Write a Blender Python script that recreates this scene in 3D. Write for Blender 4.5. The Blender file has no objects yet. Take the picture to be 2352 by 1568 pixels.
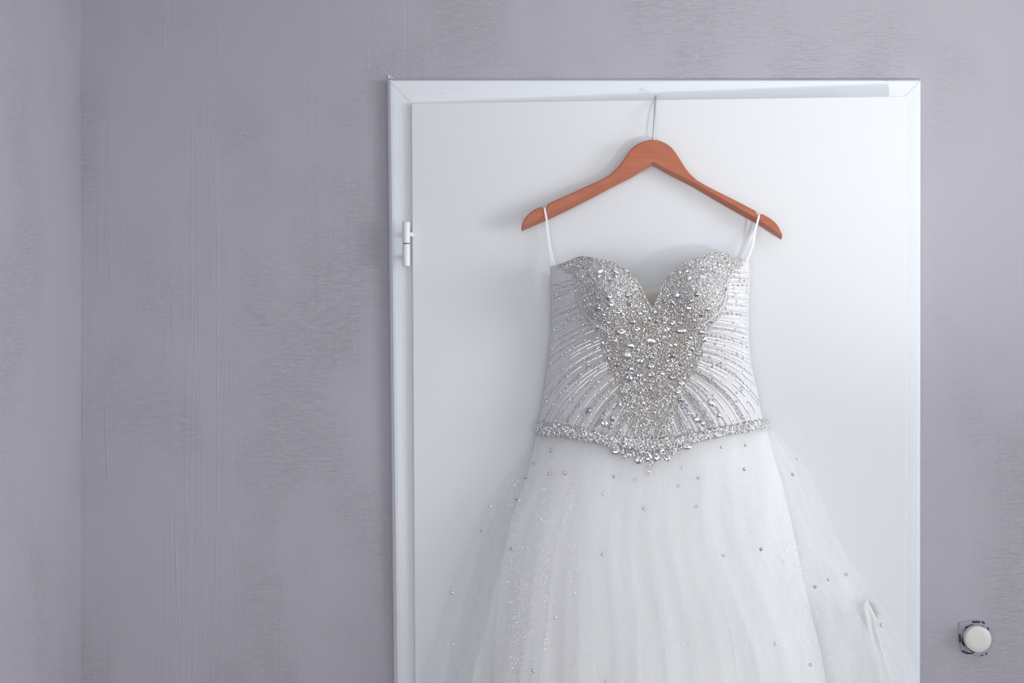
import bpy, bmesh, math, random
from mathutils import Vector, Matrix
random.seed(7)
S = bpy.context.scene
COL = S.collection
R = math.radians

# ------------------------------------------------------------------ camera
CAMY, CAMZ, F = -2.4, 1.58, 3168.0           # focal length in pixels of a 2352 wide frame
cam = bpy.data.objects.new('camera', bpy.data.cameras.new('camera'))
COL.objects.link(cam); S.camera = cam
cam.location = (0, CAMY, CAMZ); cam.rotation_euler = (R(90), 0, 0)
cam.data.sensor_width = 36; cam.data.lens = F / 2352 * 36; cam.data.clip_start = .05

# ------------------------------------------------------------------ world, lights, exposure
w = bpy.data.worlds.new('room_ambient'); S.world = w; w.use_nodes = True
w.node_tree.nodes['Background'].inputs[0].default_value = (.87, .92, 1.0, 1)
w.node_tree.nodes['Background'].inputs[1].default_value = 1.12
S.view_settings.view_transform = 'Standard'; S.view_settings.look = 'None'
S.view_settings.exposure = -0.05; S.view_settings.gamma = 1
S.view_settings.use_curve_mapping = False
S.cycles.transparent_max_bounces = 24
S.cycles.caustics_reflective = False; S.cycles.caustics_refractive = False
S.cycles.sample_clamp_indirect = 4

def area(name, loc, target, size, power, col=(1, 1, 1), size_y=None):
    l = bpy.data.lights.new(name, 'AREA'); l.energy = power; l.color = col; l.size = size
    if size_y: l.shape = 'RECTANGLE'; l.size_y = size_y
    o = bpy.data.objects.new(name, l); COL.objects.link(o); o.location = loc
    o.rotation_euler = (Vector(target) - Vector(loc)).to_track_quat('-Z', 'Y').to_euler()
    return o
area('ceiling_bounce_light', (1.0, -1.05, 2.45), (.8, 0, 1.75), 0.6, 1.8, (1, .985, .98))
area('front_fill_light', (-.35, -3.1, 2.0), (.1, 0, 1.5), 3.0, 25, (.95, .97, 1))  # added fill from behind the camera, no window there
side = area('side_fill_light', (2.5, -1.7, 1.6), (-.75, -.25, 1.55), 1.0, 4.5, (.95, .97, 1)); side.data.spread = R(55)  # unseen extra lamp, added to lift the dark left wall
fl = bpy.data.lights.new('flash_light', 'SPOT'); fl.energy = 33; fl.spot_size = R(84); fl.spot_blend = 1.0
fl.shadow_soft_size = .045; fl.color = (1, .99, .97)
fo = bpy.data.objects.new('flash_light', fl); COL.objects.link(fo); fo.location = (.80, -1.38, 1.40)
fo.rotation_euler = (Vector((.80, 0, 2.62)) - fo.location).to_track_quat('-Z', 'Y').to_euler()

# ------------------------------------------------------------------ helpers
def P(px, py, y):                             # the point at depth y that the photograph shows at px, py
    d = y - CAMY
    return Vector(((px - 1176) / F * d, y, CAMZ - (py - 784) / F * d))
def yd(X): return -0.028 - 0.07 * (X + .173) / .831      # front plane of the door leaf, a hand's breadth ajar
def on_door(px, py, off=0.0):                 # the point 'off' metres in front of the door leaf
    y = -.06
    for _ in range(4): y = yd((px - 1176) / F * (y - CAMY)) - off
    return P(px, py, y)
def lerp(a, b, t): return a + (b - a) * t
def interp(x, pts):
    if x <= pts[0][0]: return pts[0][1]
    for (x0, y0), (x1, y1) in zip(pts, pts[1:]):
        if x <= x1: return y0 + (y1 - y0) * (x - x0) / (x1 - x0)
    return pts[-1][1]
def smooth(x, pts):                           # Catmull-Rom through the points
    n = len(pts)
    if x <= pts[0][0]: return pts[0][1]
    if x >= pts[-1][0]: return pts[-1][1]
    for i in range(n - 1):
        if x <= pts[i + 1][0]:
            x0, y0 = pts[i]; x1, y1 = pts[i + 1]; h = x1 - x0; t = (x - x0) / h
            m0 = (y1 - pts[i - 1][1]) / (x1 - pts[i - 1][0]) if i else (y1 - y0) / h
            m1 = (pts[i + 2][1] - y0) / (pts[i + 2][0] - x0) if i + 2 < n else (y1 - y0) / h
            return ((2*t**3 - 3*t**2 + 1)*y0 + (t**3 - 2*t**2 + t)*h*m0 + (-2*t**3 + 3*t**2)*y1 + (t**3 - t**2)*h*m1)
def inside(x, y, poly):
    c = False; j = len(poly) - 1
    for i in range(len(poly)):
        xi, yi = poly[i]; xj, yj = poly[j]
        if (yi > y) != (yj > y) and x < (xj - xi) * (y - yi) / (yj - yi) + xi: c = not c
        j = i
    return c

def mesh_obj(name, verts, faces, mat, parent=None, shade=False, mods=None):
    me = bpy.data.meshes.new(name); me.from_pydata([tuple(v) for v in verts], [], faces); me.update()
    if shade: me.polygons.foreach_set('use_smooth', [True] * len(me.polygons))
    for m in (mat if isinstance(mat, (list, tuple)) else [mat]): me.materials.append(m)
    o = bpy.data.objects.new(name, me); COL.objects.link(o)
    if parent: o.parent = parent
    return o
def bm_obj(name, bm, mat, parent=None, shade=False):
    me = bpy.data.meshes.new(name); bmesh.ops.recalc_face_normals(bm, faces=bm.faces)
    bm.to_mesh(me); bm.free()
    if shade: me.polygons.foreach_set('use_smooth', [True] * len(me.polygons))
    me.materials.append(mat)
    o = bpy.data.objects.new(name, me); COL.objects.link(o)
    if parent: o.parent = parent
    return o
def empty(name, loc):
    o = bpy.data.objects.new(name, None); COL.objects.link(o); o.location = loc; o.empty_display_size = .05
    return o
def keep(o, parent):                          # parent with world position kept
    o.parent = parent; o.matrix_parent_inverse = Matrix.Translation(-parent.location)
    return o
def tag(o, label=None, cat=None, group=None, kind=None):
    for k, v in (('label', label), ('category', cat), ('group', group), ('kind', kind)):
        if v: o[k] = v
    return o
def box(bm, x0, x1, y0, y1, z0, z1, bev=0):
    vs = [bm.verts.new((x, y, z)) for x in (x0, x1) for y in (y0, y1) for z in (z0, z1)]
    fs = [bm.faces.new([vs[i] for i in f]) for f in ((0,1,3,2),(4,6,7,5),(0,4,5,1),(2,3,7,6),(0,2,6,4),(1,5,7,3))]
    if bev:
        es = {e for f in fs for e in f.edges}
        bmesh.ops.bevel(bm, geom=list(es), offset=bev, segments=2, affect='EDGES', profile=.6)
def tube_data(pts, rad, n=10, cap=True):
    vs, fs = [], []
    pts = [Vector(p) for p in pts]; up = None
    for i, p in enumerate(pts):
        t = (pts[min(i + 1, len(pts) - 1)] - pts[max(i - 1, 0)]).normalized()
        if up is None: up = t.orthogonal().normalized()
        up = (up - t * up.dot(t)).normalized(); b = t.cross(up)
        r = rad[i] if isinstance(rad, (list, tuple)) else rad
        for k in range(n):
            a = 2 * math.pi * k / n
            vs.append(p + (up * math.cos(a) + b * math.sin(a)) * r)
    for i in range(len(pts) - 1):
        for k in range(n):
            k2 = (k + 1) % n
            fs.append((i*n + k, i*n + k2, (i+1)*n + k2, (i+1)*n + k))
    if cap:
        fs.append(tuple(reversed(range(n)))); fs.append(tuple(range((len(pts)-1)*n, len(pts)*n)))
    return vs, fs
def lathe(name, profile, centre, axis, mat, parent=None, n=48, shade=True):   # profile: (radius, distance along axis)
    axis = Vector(axis).normalized(); u = axis.orthogonal().normalized(); v = axis.cross(u)
    vs, fs = [], []
    for r, h in profile:
        for k in range(n):
            a = 2 * math.pi * k / n
            vs.append(Vector(centre) + axis * h + (u * math.cos(a) + v * math.sin(a)) * r)
    for i in range(len(profile) - 1):
        for k in range(n):
            k2 = (k + 1) % n; fs.append((i*n + k, i*n + k2, (i+1)*n + k2, (i+1)*n + k))
    fs.append(tuple(reversed(range(n)))); fs.append(tuple(range((len(profile)-1)*n, len(profile)*n)))
    bm = bmesh.new(); bv = [bm.verts.new(p) for p in vs]
    for f in fs: bm.faces.new([bv[i] for i in f])
    return bm_obj(name, bm, mat, parent, shade)

# ------------------------------------------------------------------ materials
def mat(name, col, rough=.5, metal=0, spec=.5, coat=0):
    m = bpy.data.materials.new(name); m.use_nodes = True
    b = m.node_tree.nodes['Principled BSDF']
    b.inputs['Base Color'].default_value = (*col, 1); b.inputs['Roughness'].default_value = rough
    b.inputs['Metallic'].default_value = metal; b.inputs['Specular IOR Level'].default_value = spec
    b.inputs['Coat Weight'].default_value = coat
    return m
class NG:
    def __init__(s, m): s.m = m; s.t = m.node_tree; s.b = s.t.nodes['Principled BSDF']
    def n(s, typ, **kw):
        x = s.t.nodes.new(typ)
        for k, v in kw.items():
            if k.startswith('i_'): x.inputs[k[2:].replace('_', ' ')].default_value = v
            else: setattr(x, k, v)
        return x
    def l(s, a, b): s.t.links.new(a, b)
    def coords(s, scale, rot=(0, 0, 0)):
        tc = s.n('ShaderNodeTexCoord'); mp = s.n('ShaderNodeMapping')
        mp.inputs['Scale'].default_value = scale; mp.inputs['Rotation'].default_value = rot
        s.l(tc.outputs['Object'], mp.inputs['Vector']); return mp.outputs[0]
    def noise(s, scale, detail=3, rough=.5, dist=0, rot=(0, 0, 0)):
        n = s.n('ShaderNodeTexNoise'); n.inputs['Scale'].default_value = 1
        n.inputs['Detail'].default_value = detail; n.inputs['Roughness'].default_value = rough
        n.inputs['Distortion'].default_value = dist
        s.l(s.coords(scale, rot), n.inputs['Vector']); return n.outputs['Fac']
    def ramp(s, f, stops):
        r = s.n('ShaderNodeValToRGB'); e = r.color_ramp.elements
        while len(e) < len(stops): e.new(.5)
        for q, (p, c) in zip(e, stops):
            q.position = p; q.color = (c, c, c, 1) if not isinstance(c, tuple) else (*c, 1)
        s.l(f, r.inputs[0]); return r.outputs[0]
    def math(s, op, a, b):
        n = s.n('ShaderNodeMath', operation=op)
        for i, v in enumerate((a, b)):
            if isinstance(v, (int, float)): n.inputs[i].default_value = v
            else: s.l(v, n.inputs[i])
        return n.outputs[0]
    def bump(s, h, dist, strength=1):
        n = s.n('ShaderNodeBump'); n.inputs['Distance'].default_value = dist
        n.inputs['Strength'].default_value = strength; s.l(h, n.inputs['Height'])
        s.l(n.outputs[0], s.b.inputs['Normal']); return n

M = {}
# lilac-grey painted embossed wallpaper
M['wall'] = mat('lilac_wallpaper', (.372, .350, .418), .62, 0, .35)
g = NG(M['wall'])
crk = g.noise((55, 55, 230), 3, .6, 1.6); crk2 = g.noise((70, 70, 190), 2, .5, 1.0, (0, R(24), 0))
rid = g.ramp(crk, [(.40, 0), (.50, 1), (.60, 0)]); rid2 = g.ramp(crk2, [(.42, 0), (.50, 1), (.58, 0)])
patch = g.ramp(g.noise((4.2, 4.2, 2.6), 2), [(.43, 0), (.62, 1)])
patch2 = g.ramp(g.noise((6, 6, 5), 2, .5, 0, (0, R(40), 0)), [(.50, 0), (.66, 1)])
vert = g.ramp(g.noise((42, 42, 1.1), 3, .55, .35), [(.455, 0), (.50, 1), (.545, 0)])
vmask = g.ramp(g.noise((5, 5, .7), 1), [(.46, 0), (.60, 1)])
h = g.math('ADD', g.math('MULTIPLY', rid, patch), g.math('MULTIPLY', rid2, patch2))
h = g.math('ADD', h, g.math('MULTIPLY', g.math('MULTIPLY', vert, vmask), .8))
h = g.math('ADD', h, g.math('MULTIPLY', g.noise((14, 14, 9), 3), .8))
g.bump(h, .00050, .65)
mixn = g.n('ShaderNodeMix', data_type='RGBA'); mixn.inputs['A'].default_value = (.412, .400, .445, 1)
mixn.inputs['B'].default_value = (.425, .412, .456, 1)
g.l(g.noise((9, 9, 5), 3), mixn.inputs['Factor']); g.l(mixn.outputs['Result'], g.b.inputs['Base Color'])

def painted_wood(name, col, rough, amp, flip=False):
    m = mat(name, col, rough, 0, .5)
    g = NG(m)
    fl_ = lambda v: (v[2], v[1], v[0]) if flip else v
    a = g.noise(fl_((230, 230, 9)), 4, .65, .8); b = g.noise(fl_((620, 620, 30)), 2, .5)
    h = g.math('ADD', g.ramp(a, [(.36, 0), (.52, 1)]), g.math('MULTIPLY', b, .5))
    g.bump(h, amp, .8); return m
M['door'] = painted_wood('white_gloss_grain', (.765, .788, .80), .40, .000035)
M['door'].node_tree.nodes['Principled BSDF'].inputs['Specular IOR Level'].default_value = .38
for nm, fp in (('frame', False), ('frame_across', True)):
    M[nm] = painted_wood('white_frame_paint', (.78, .81, .84), .38, .00014, fp)
    g = NG(M[nm])
    pore = g.ramp(g.noise((14, 300, 420) if fp else (420, 300, 14), 2, .6, .8), [(.26, 0), (.33, 1)])
    mx = g.n('ShaderNodeMix', data_type='RGBA'); mx.inputs['A'].default_value = (.66, .69, .73, 1); mx.inputs['B'].default_value = (.77, .80, .83, 1)
    g.l(pore, mx.inputs['Factor']); g.l(mx.outputs['Result'], g.b.inputs['Base Color'])
M['dark'] = mat('dark_gap', (.02, .02, .03), .6)
M['hinge'] = mat('white_hinge_metal', (.80, .82, .84), .30, 0, .5)
M['wood'] = mat('cherry_lacquer', (.50, .13, .055), .38, 0, .5, .25)
g = NG(M['wood'])
g.b.inputs['Coat Roughness'].default_value = .25
wn = g.noise((14, 60, 150), 4, .6, .6)
g.l(g.ramp(wn, [(.25, (.40, .095, .038)), (.55, (.455, .120, .050)), (.8, (.51, .145, .062))]), g.b.inputs['Base Color'])
M['wood_edge'] = mat('cherry_lacquer_edge', (.46, .15, .08), .42, 0, .5, .2)
M['chrome'] = mat('chrome', (.72, .73, .75), .14, 1)
M['ceil'] = mat('ceiling_paint', (.86, .86, .86), .8)
M['floor'] = mat('oak_floor', (.30, .21, .14), .4)
g = NG(M['floor']); g.l(g.ramp(g.noise((3, 60, 1), 4, .6), [(.3, (.22, .14, .09)), (.7, (.36, .25, .17))]), g.b.inputs['Base Color'])
M['knob'] = mat('ivory_plastic', (.70, .69, .645), .38)
M['plate'] = mat('painted_metal_plate', (.36, .345, .42), .5, .1)
M['brass'] = mat('brass_contact', (.48, .33, .20), .4, .6)
M['mech'] = mat('dark_mechanism', (.045, .042, .055), .45, .3)
M['handle'] = mat('satin_champagne_metal', (.60, .59, .555), .5, .05)
M['ivory'] = mat('ivory_lining_cloth', (.84, .82, .75), .8)
M['strap'] = mat('white_satin_ribbon', (.90, .91, .92), .45)
M['piping'] = mat('silver_lilac_satin', (.60, .595, .62), .45)
M['thread'] = mat('white_thread', (.86, .86, .88), .5)

def trans_cloth(name, col, alpha, transl=.35, rough=.6):
    m = bpy.data.materials.new(name); m.use_nodes = True; t = m.node_tree; t.nodes.clear()
    out = t.nodes.new('ShaderNodeOutputMaterial'); tr = t.nodes.new('ShaderNodeBsdfTransparent')
    d = t.nodes.new('ShaderNodeBsdfDiffuse'); d.inputs[0].default_value = (*col, 1)
    tl = t.nodes.new('ShaderNodeBsdfTranslucent'); tl.inputs[0].default_value = (*col, 1)
    m1 = t.nodes.new('ShaderNodeMixShader'); m1.inputs[0].default_value = transl
    m2 = t.nodes.new('ShaderNodeMixShader')
    t.links.new(d.outputs[0], m1.inputs[1]); t.links.new(tl.outputs[0], m1.inputs[2])
    t.links.new(tr.outputs[0], m2.inputs[1]); t.links.new(m1.outputs[0], m2.inputs[2])
    # the knitted net: threads a little denser in places
    tc = t.nodes.new('ShaderNodeTexCoord'); mp = t.nodes.new('ShaderNodeMapping'); mp.inputs['Scale'].default_value = (30, 30, 4)
    nz = t.nodes.new('ShaderNodeTexNoise'); nz.inputs['Scale'].default_value = 1; nz.inputs['Detail'].default_value = 3
    mr = t.nodes.new('ShaderNodeMapRange'); mr.inputs['From Min'].default_value = .3; mr.inputs['From Max'].default_value = .7
    mr.inputs['To Min'].default_value = max(0, alpha - .07); mr.inputs['To Max'].default_value = min(1, alpha + .07)
    t.links.new(tc.outputs['Object'], mp.inputs[0]); t.links.new(mp.outputs[0], nz.inputs[0])
    t.links.new(nz.outputs[0], mr.inputs['Value']); t.links.new(mr.outputs[0], m2.inputs[0])
    t.links.new(m2.outputs[0], out.inputs[0]); return m
M['lining'] = trans_cloth('white_satin_lining', (.955, .96, .96), .95, .0)
M['tulle'] = trans_cloth('white_tulle', (.96, .965, .97), .27, .22)
M['tulle_outer'] = trans_cloth('white_outer_tulle', (.96, .965, .975), .19, .25)

def crystal(name, col, rough=.06):
    m = mat(name, col, rough, 1)
    return m
M['crystal'] = crystal('clear_foiled_crystal', (.86, .87, .92))
M['crystal_smoke'] = crystal('smoky_crystal', (.58, .58, .64))
M['crystal_blue'] = crystal('blue_flash_crystal', (.70, .82, .87))
M['crystal_amber'] = crystal('amber_flash_crystal', (.92, .70, .50))
M['bead'] = mat('silver_lined_bead', (.74, .715, .68), .18, .85)
M['bead_bright'] = mat('bright_silver_bead', (.86, .86, .86), .15, .85)
M['sequin'] = mat('white_silver_sequin', (.90, .90, .93), .24, .55)
M['glitter'] = mat('white_glitter', (.97, .97, 1), .30, .4)

# ------------------------------------------------------------------ the room
XL, XR, YF, ZC = -.750, 2.7, -2.15, 2.55
bm = bmesh.new()                                              # back wall with the doorway left open
ox0, ox1, oz = P(966, 0, 0).x, P(2064, 0, 0).x, P(0, 246, 0).z
for x0, x1, z0, z1 in ((XL - .12, ox0, 0, ZC), (ox1, XR, 0, ZC), (ox0, ox1, oz, ZC)): box(bm, x0, x1, 0, .14, z0, z1)
wall = tag(bm_obj('wall_back', bm, M['wall']), 'lilac grey embossed wallpapered wall behind the hung dress', 'wall', kind='structure')
bm = bmesh.new(); box(bm, XL - .12, XL, YF, 0, 0, ZC)
tag(bm_obj('wall_left', bm, M['wall']), 'strip of lilac grey side wall left of the room corner', 'wall', kind='structure')
bm = bmesh.new(); box(bm, XL - .12, XR, -4.2, .14, -.05, 0)
tag(bm_obj('floor', bm, M['floor']), 'brown wooden floor of the room', 'floor', kind='structure')
bm = bmesh.new(); box(bm, XL - .12, XR, -4.2, .14, ZC, ZC + .05)
tag(bm_obj('ceiling', bm, M['ceil']), 'white painted ceiling of the room', 'ceiling', kind='structure')

def ridge(name, pts, wid, hgt, mt, parent):                   # low rounded ridge on the wall face
    vs, fs = [], []; px0_ = pts[0][0]
    for i, (px, py, ww) in enumerate(pts):
        c = P(px, py, 0)
        for k in range(5):
            a = math.pi * k / 4
            vs.append((c.x - math.cos(a) * wid * ww, -math.sin(a) * hgt * .7 * max(0, .45 + .55 * math.sin(py / 97 + px0_) + .3 * math.sin(py / 41 + 2 * px0_)) + .0001, c.z))
    for i in range(len(pts) - 1):
        for k in range(4): fs.append((i*5 + k, i*5 + k + 1, (i+1)*5 + k + 1, (i+1)*5 + k))
    return mesh_obj(name, vs, fs, mt, parent, True)
def wavy(px0, amp, y0=-260, y1=2860, seed=0, drift=6):
    rr = random.Random(seed); ph = [rr.random() * 6.3 for _ in range(4)]
    return [(px0 + drift * (y - 700) / 1500 + amp * (math.sin(y / 210 + ph[0]) + .5 * math.sin(y / 83 + ph[1]) + .25 * math.sin(y / 31 + ph[2])), y,
             .7 + .3 * math.sin(y / 140 + ph[3])) for y in range(y0, y1, 14)]
for k, (px0, amp, wd, hg) in enumerate(((191, 1.6, .0011, .0006), (246, 3.4, .0014, .0007), (378, 3.0, .0012, .0005), (399, 3.4, .0012, .0005),
                                        (500, 1.6, .0012, .0004), (225, 2.2, .0010, .0004), (672, 1.0, .0010, .0003), (845, 1.2, .0010, .0003))):
    ridge('wallpaper_seam', wavy(px0, amp, seed=k), wd, hg, M['wall'], wall)

# casing: three mitred boards around the doorway
casing = empty('trim_1', (P(1500, 0, 0).x, -.009, 0))
tag(casing, 'white painted wooden frame around the door', 'door frame', kind='structure')
CF = -.018
def board(name, o0, o1, i0, i1, m, bev=7):
    # o0,o1: outer edge ends in pixels, i0,i1: inner edge ends; the profile rises from the wall over a bevel
    vs, fs = [], []
    for o, i in ((o0, i0), (o1, i1)):
        d = Vector((i[0] - o[0], i[1] - o[1])); n = d.length
        f = lambda q, y: P(o[0] + d.x * q, o[1] + d.y * q, y)
        out = bev / n * 1.0
        prof = [(0, .0), (0, -.006), (out * .35, -.0125), (out, CF), (out * 1.6, CF - .0006), (.93, CF - .0006), (.985, CF + .001), (1, CF + .004), (1, .0)]
        for q, y in prof:
            p = f(q, CF); vs.append((p.x, y, p.z))
    n = 9
    for k in range(n): fs.append((k, (k + 1) % n, n + (k + 1) % n, n + k))
    fs.append(tuple(reversed(range(n)))); fs.append(tuple(range(n, 2 * n)))
    bmx = bmesh.new(); bv = [bmx.verts.new(v) for v in vs]
    for f_ in fs: bmx.faces.new([bv[q] for q in f_])
    return keep(bm_obj(name, bmx, m), casing)
def ext(a, b, y): t = (y - a[1]) / (b[1] - a[1]); return (a[0] + (b[0] - a[0]) * t, y)
TL, TR, BL, BR = (888, 180), (2119, 180), (903, 1568), (2118, 1568)
FLOORPY = 784 + (CAMZ - .002) * F / (CF - CAMY)
iTL, iTR = (958, 250), (2056, 243)
BLf, BRf = ext(TL, BL, FLOORPY), ext(TR, BR, FLOORPY)
board('header_board', (TL[0] + .6, TL[1]), (TR[0] - .6, TR[1]), (iTL[0] + .6, iTL[1]), (iTR[0] - .6, iTR[1]), M['frame_across'], 8)
board('jamb_board', TL, BLf, iTL, (BLf[0] + 68, FLOORPY), M['frame'], 12)
board('jamb_board', (TR[0], TR[1]), (BRf[0], FLOORPY), iTR, (BRf[0] - 62, FLOORPY), M['frame'], 8)
# jamb lining inside the wall opening
bm = bmesh.new()
jl, jr, jt = P(958, 0, CF).x + .012, P(2056, 0, CF).x, P(0, 250, CF).z
box(bm, ox0 + .0005, ox0 + .012, .001, .139, 0.001, oz - .001); box(bm, ox1 - .012, ox1 - .0005, .001, .139, 0.001, oz - .001); box(bm, ox0 + .0125, ox1 - .0125, .001, .139, oz - .012, oz - .0005)
keep(bm_obj('jamb_lining', bm, M['frame']), casing)
# small paint blob and chips at the top edge
bm = bmesh.new()
for px, py, sx, sz in ((893, 176, .0022, .0030), (899, 179.5, .004, .0012)):
    c = P(px, py, -.001)
    bmesh.ops.create_icosphere(bm, subdivisions=2, radius=1, matrix=Matrix.Translation(c) @ Matrix.Diagonal((sx, .0018, sz, 1)))
keep(bm_obj('paint_drip', bm, M['frame'], None, True), casing)
bm = bmesh.new()
for px, py, sx, sz in ((972, 185, .0040, .0006), (2036, 182, .0042, .0006), (2055, 181, .0012, .0006), (1376, 181, .002, .0005)):
    c = P(px, py + (1.5 if py < 184 else 4), CF + .0006)
    bmesh.ops.create_icosphere(bm, subdivisions=2, radius=1, matrix=Matrix.Translation(c) @ Matrix.Diagonal((sx, .0006, sz, 1)))
M['chip'] = mat('chipped_grey_undercoat', (.30, .31, .34), .7)
keep(bm_obj('paint_chip', bm, M['chip']), casing)

# ------------------------------------------------------------------ the door
ZT = 1.9893
door = empty('door_1', (P(953, 0, 0).x, -.028, 0))
tag(door, 'white wood grain door standing slightly ajar behind the dress', 'door', kind='structure')
def leaf(name, pxl, pxr, pxlb, ztop, y_in, y_out, bev, m):
    # slab between two planes parallel to the door front
    bmx = bmesh.new(); vs = []
    zb = .008
    for off in (y_out, y_in):
        for px, z, pb in ((pxl, ztop, pxlb), (pxr, ztop, pxr)):
            a = on_door(px, 230)
            lean = 0 if pb == px else (P(pb, 0, a.y).x - P(px, 0, a.y).x)
            vs.append((a.x, a.y + off, z)); vs.append((a.x + lean * 2, a.y + off, zb))
    bv = [bmx.verts.new(v) for v in vs]
    for f in ((0, 1, 3, 2), (4, 6, 7, 5), (0, 2, 6, 4), (1, 5, 7, 3), (0, 4, 5, 1), (2, 3, 7, 6)): bmx.faces.new([bv[i] for i in f])
    bmesh.ops.bevel(bmx, geom=list(bmx.edges), offset=bev, segments=3, affect='EDGES', profile=.5)
    return keep(bm_obj(name, bmx, m), door)
leaf('door_leaf', 945, 2082, 953, ZT, .016, 0.0, .0012, M['door'])
leaf('door_core', 985, 2040, 989, ZT - .020, .040, .0165, .0008, M['door'])
# hinge: two knuckles, a pin ring and a leaf fixed to the door edge
hc = P(933, 560, -.040)
mpx = (hc.y - CAMY) / F
hz = lambda py: CAMZ - (py - 784) * mpx
hinge = keep(tag(empty('hinge', (hc.x, hc.y, hz(611)))), door)
def knuckle(py0, py1):
    r = 9.0 * mpx; z0, z1 = hz(py1), hz(py0); L = z1 - z0
    o = lathe('hinge_knuckle', [(r * .80, 0), (r * .96, .0007), (r, .0016), (r, L - .0016), (r * .96, L - .0006), (r * .85, L)], (hc.x, hc.y, z0), (0, 0, 1), M['hinge'], None, 32)
    keep(o, hinge)
knuckle(509, 558.7); knuckle(560.3, 611.5)
keep(lathe('hinge_ring', [(r_ * mpx * 9.0, h_) for r_, h_ in ((.82, 0), (.82, 0.0016))], (hc.x, hc.y, hz(560.6)), (0, 0, 1), M['mech'], None, 24), hinge)
vs, fs = tube_data([(hc.x + .003, hc.y, hz(538)), (hc.x + .0085, hc.y + .005, hz(538)), (hc.x + .0085, hc.y + .018, hz(538))], .0042, 12)
keep(mesh_obj('hinge_arm', vs, fs, M['hinge'], None, True), hinge)
vs, fs = tube_data([(hc.x - .001, hc.y, hz(590)), (hc.x + .001, hc.y + .021, hz(590))], .0042, 12)
keep(mesh_obj('hinge_arm', vs, fs, M['hinge'], None, True), hinge)
# door handle under the tulle
hp = on_door(1996, 1402, 0)
handle = keep(empty('door_handle', hp), door)
tip = [(1992, 1379), (1998, 1380), (2004, 1383.5), (2008.5, 1389), (2011.5, 1396), (2012.5, 1401), (2016, 1402.5), (2018.5, 1406.5), (2017.5, 1412), (2013.5, 1418.5), (2004, 1424), (1988, 1420), (1978, 1404), (1981, 1384)]
vs = [on_door(a, b, o_) for o_ in (.032, .044) for a, b in tip] + [on_door(1998 + (a - 1998) * .9, 1400 + (b - 1400) * .9, .0455) for a, b in tip]
nt = len(tip)
fs = [(i_*nt + k, i_*nt + (k+1) % nt, (i_+1)*nt + (k+1) % nt, (i_+1)*nt + k) for i_ in range(2) for k in range(nt)]
fs += [tuple(range(2*nt, 3*nt)), tuple(reversed(range(nt)))]
keep(mesh_obj('handle_grip', vs, fs, M['handle']), handle)
keep(lathe('handle_rosette', [(.0135, .0005), (.0135, .004), (.012, .006), (.0070, .0065), (.0062, .012), (.0062, .033)], hp, Vector((-.07, -.831, 0)), M['handle'], None, 32), handle)

# ------------------------------------------------------------------ the dimmer on the wall
pc = P(2238, 1465, 0)
dim = empty('dimmer_switch', (pc.x, 0, pc.z))
tag(dim, 'round ivory dimmer knob on a bare painted wall plate beside the door frame', 'switch')
outer = [(2203, 1429), (2231, 1423), (2252, 1423), (2261, 1429), (2268, 1439), (2275, 1452), (2276, 1480), (2272, 1492), (2266, 1499), (2253, 1506),
         (2233, 1502), (2220, 1500), (2208, 1493), (2204, 1478), (2199.5, 1465), (2201, 1448)]
bm = bmesh.new()
no = len(outer); rings = []
for y, sc in ((0.0, 1.0), (-.0022, 1.0), (-.0028, .985)):
    rings.append([bm.verts.new((lambda p: (p.x, y, p.z))(P(pc0[0], pc0[1], 0))) for pc0 in [(2238 + (a - 2238) * sc, 1465 + (b - 1465) * sc) for a, b in outer]])
inr = []
for a, b in outer:
    th = math.atan2(b - 1465, a - 2238)
    rr = 31.5 + 2.0 * math.sin(th * 5)
    p = P(2239 + rr * math.cos(th), 1465 + rr * math.sin(th), 0); inr.append(bm.verts.new((p.x, -.0028, p.z)))
inr2 = [bm.verts.new((v.co.x, -.0003, v.co.z)) for v in inr]
loops = rings + [inr, inr2]
for A, B in zip(loops, loops[1:]):
    for k in range(no): bm.faces.new((A[k], A[(k+1) % no], B[(k+1) % no], B[k]))
keep(bm_obj('mounting_plate', bm, M['plate']), dim)
def rod(px0, py0, px1, py1, rpx, y, name, m, flat=.0006):
    a, b = P(px0, py0, 0), P(px1, py1, 0); r = rpx / 1320
    vs = []; n = 8; d = (b - a); th = math.atan2(d.z, d.x)
    outl = [(a.x + r * math.cos(th + math.pi / 2 + math.pi * k / n), a.z + r * math.sin(th + math.pi / 2 + math.pi * k / n)) for k in range(n + 1)] + \
           [(b.x + r * math.cos(th - math.pi / 2 + math.pi * k / n), b.z + r * math.sin(th - math.pi / 2 + math.pi * k / n)) for k in range(n + 1)]
    N = len(outl)
    vs = [(x, y, z) for x, z in outl] + [(x, y - flat, z) for x, z in outl]
    fs = [tuple(range(N, 2 * N))] + [(k, (k+1) % N, N + (k+1) % N, N + k) for k in range(N)]
    return keep(mesh_obj(name, vs, fs, m), dim)
for a in ((2233, 1427, 2248, 1427, 2.3), (2203, 1457, 2204, 1472, 2.2), (2255, 1427, 2259, 1430, 2.0), (2210, 1494, 2222, 1499, 2.0), (2222, 1499, 2233, 1499, 1.5),
          (2267, 1441, 2269, 1444, 1.6), (2263, 1501, 2265, 1499, 1.4), (2252, 1504, 2256, 1503, 1.2)):
    rod(*a, -.0026, 'plate_slot', M['dark'])
lathe_c = P(2239, 1466, 0)
keep(lathe('mechanism', [(.0250, 0), (.0250, .0008), (.018, .0024)], (lathe_c.x, 0, lathe_c.z), (0, -1, 0), M['mech'], None, 32), dim)
rod(2213, 1461, 2216, 1469, 2.4, -.0030, 'contact_spring', M['brass'], .0012)
rod(2218, 1440, 2232, 1435, 2.4, -.0030, 'contact_spring', M['mech'], .0014)
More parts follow.
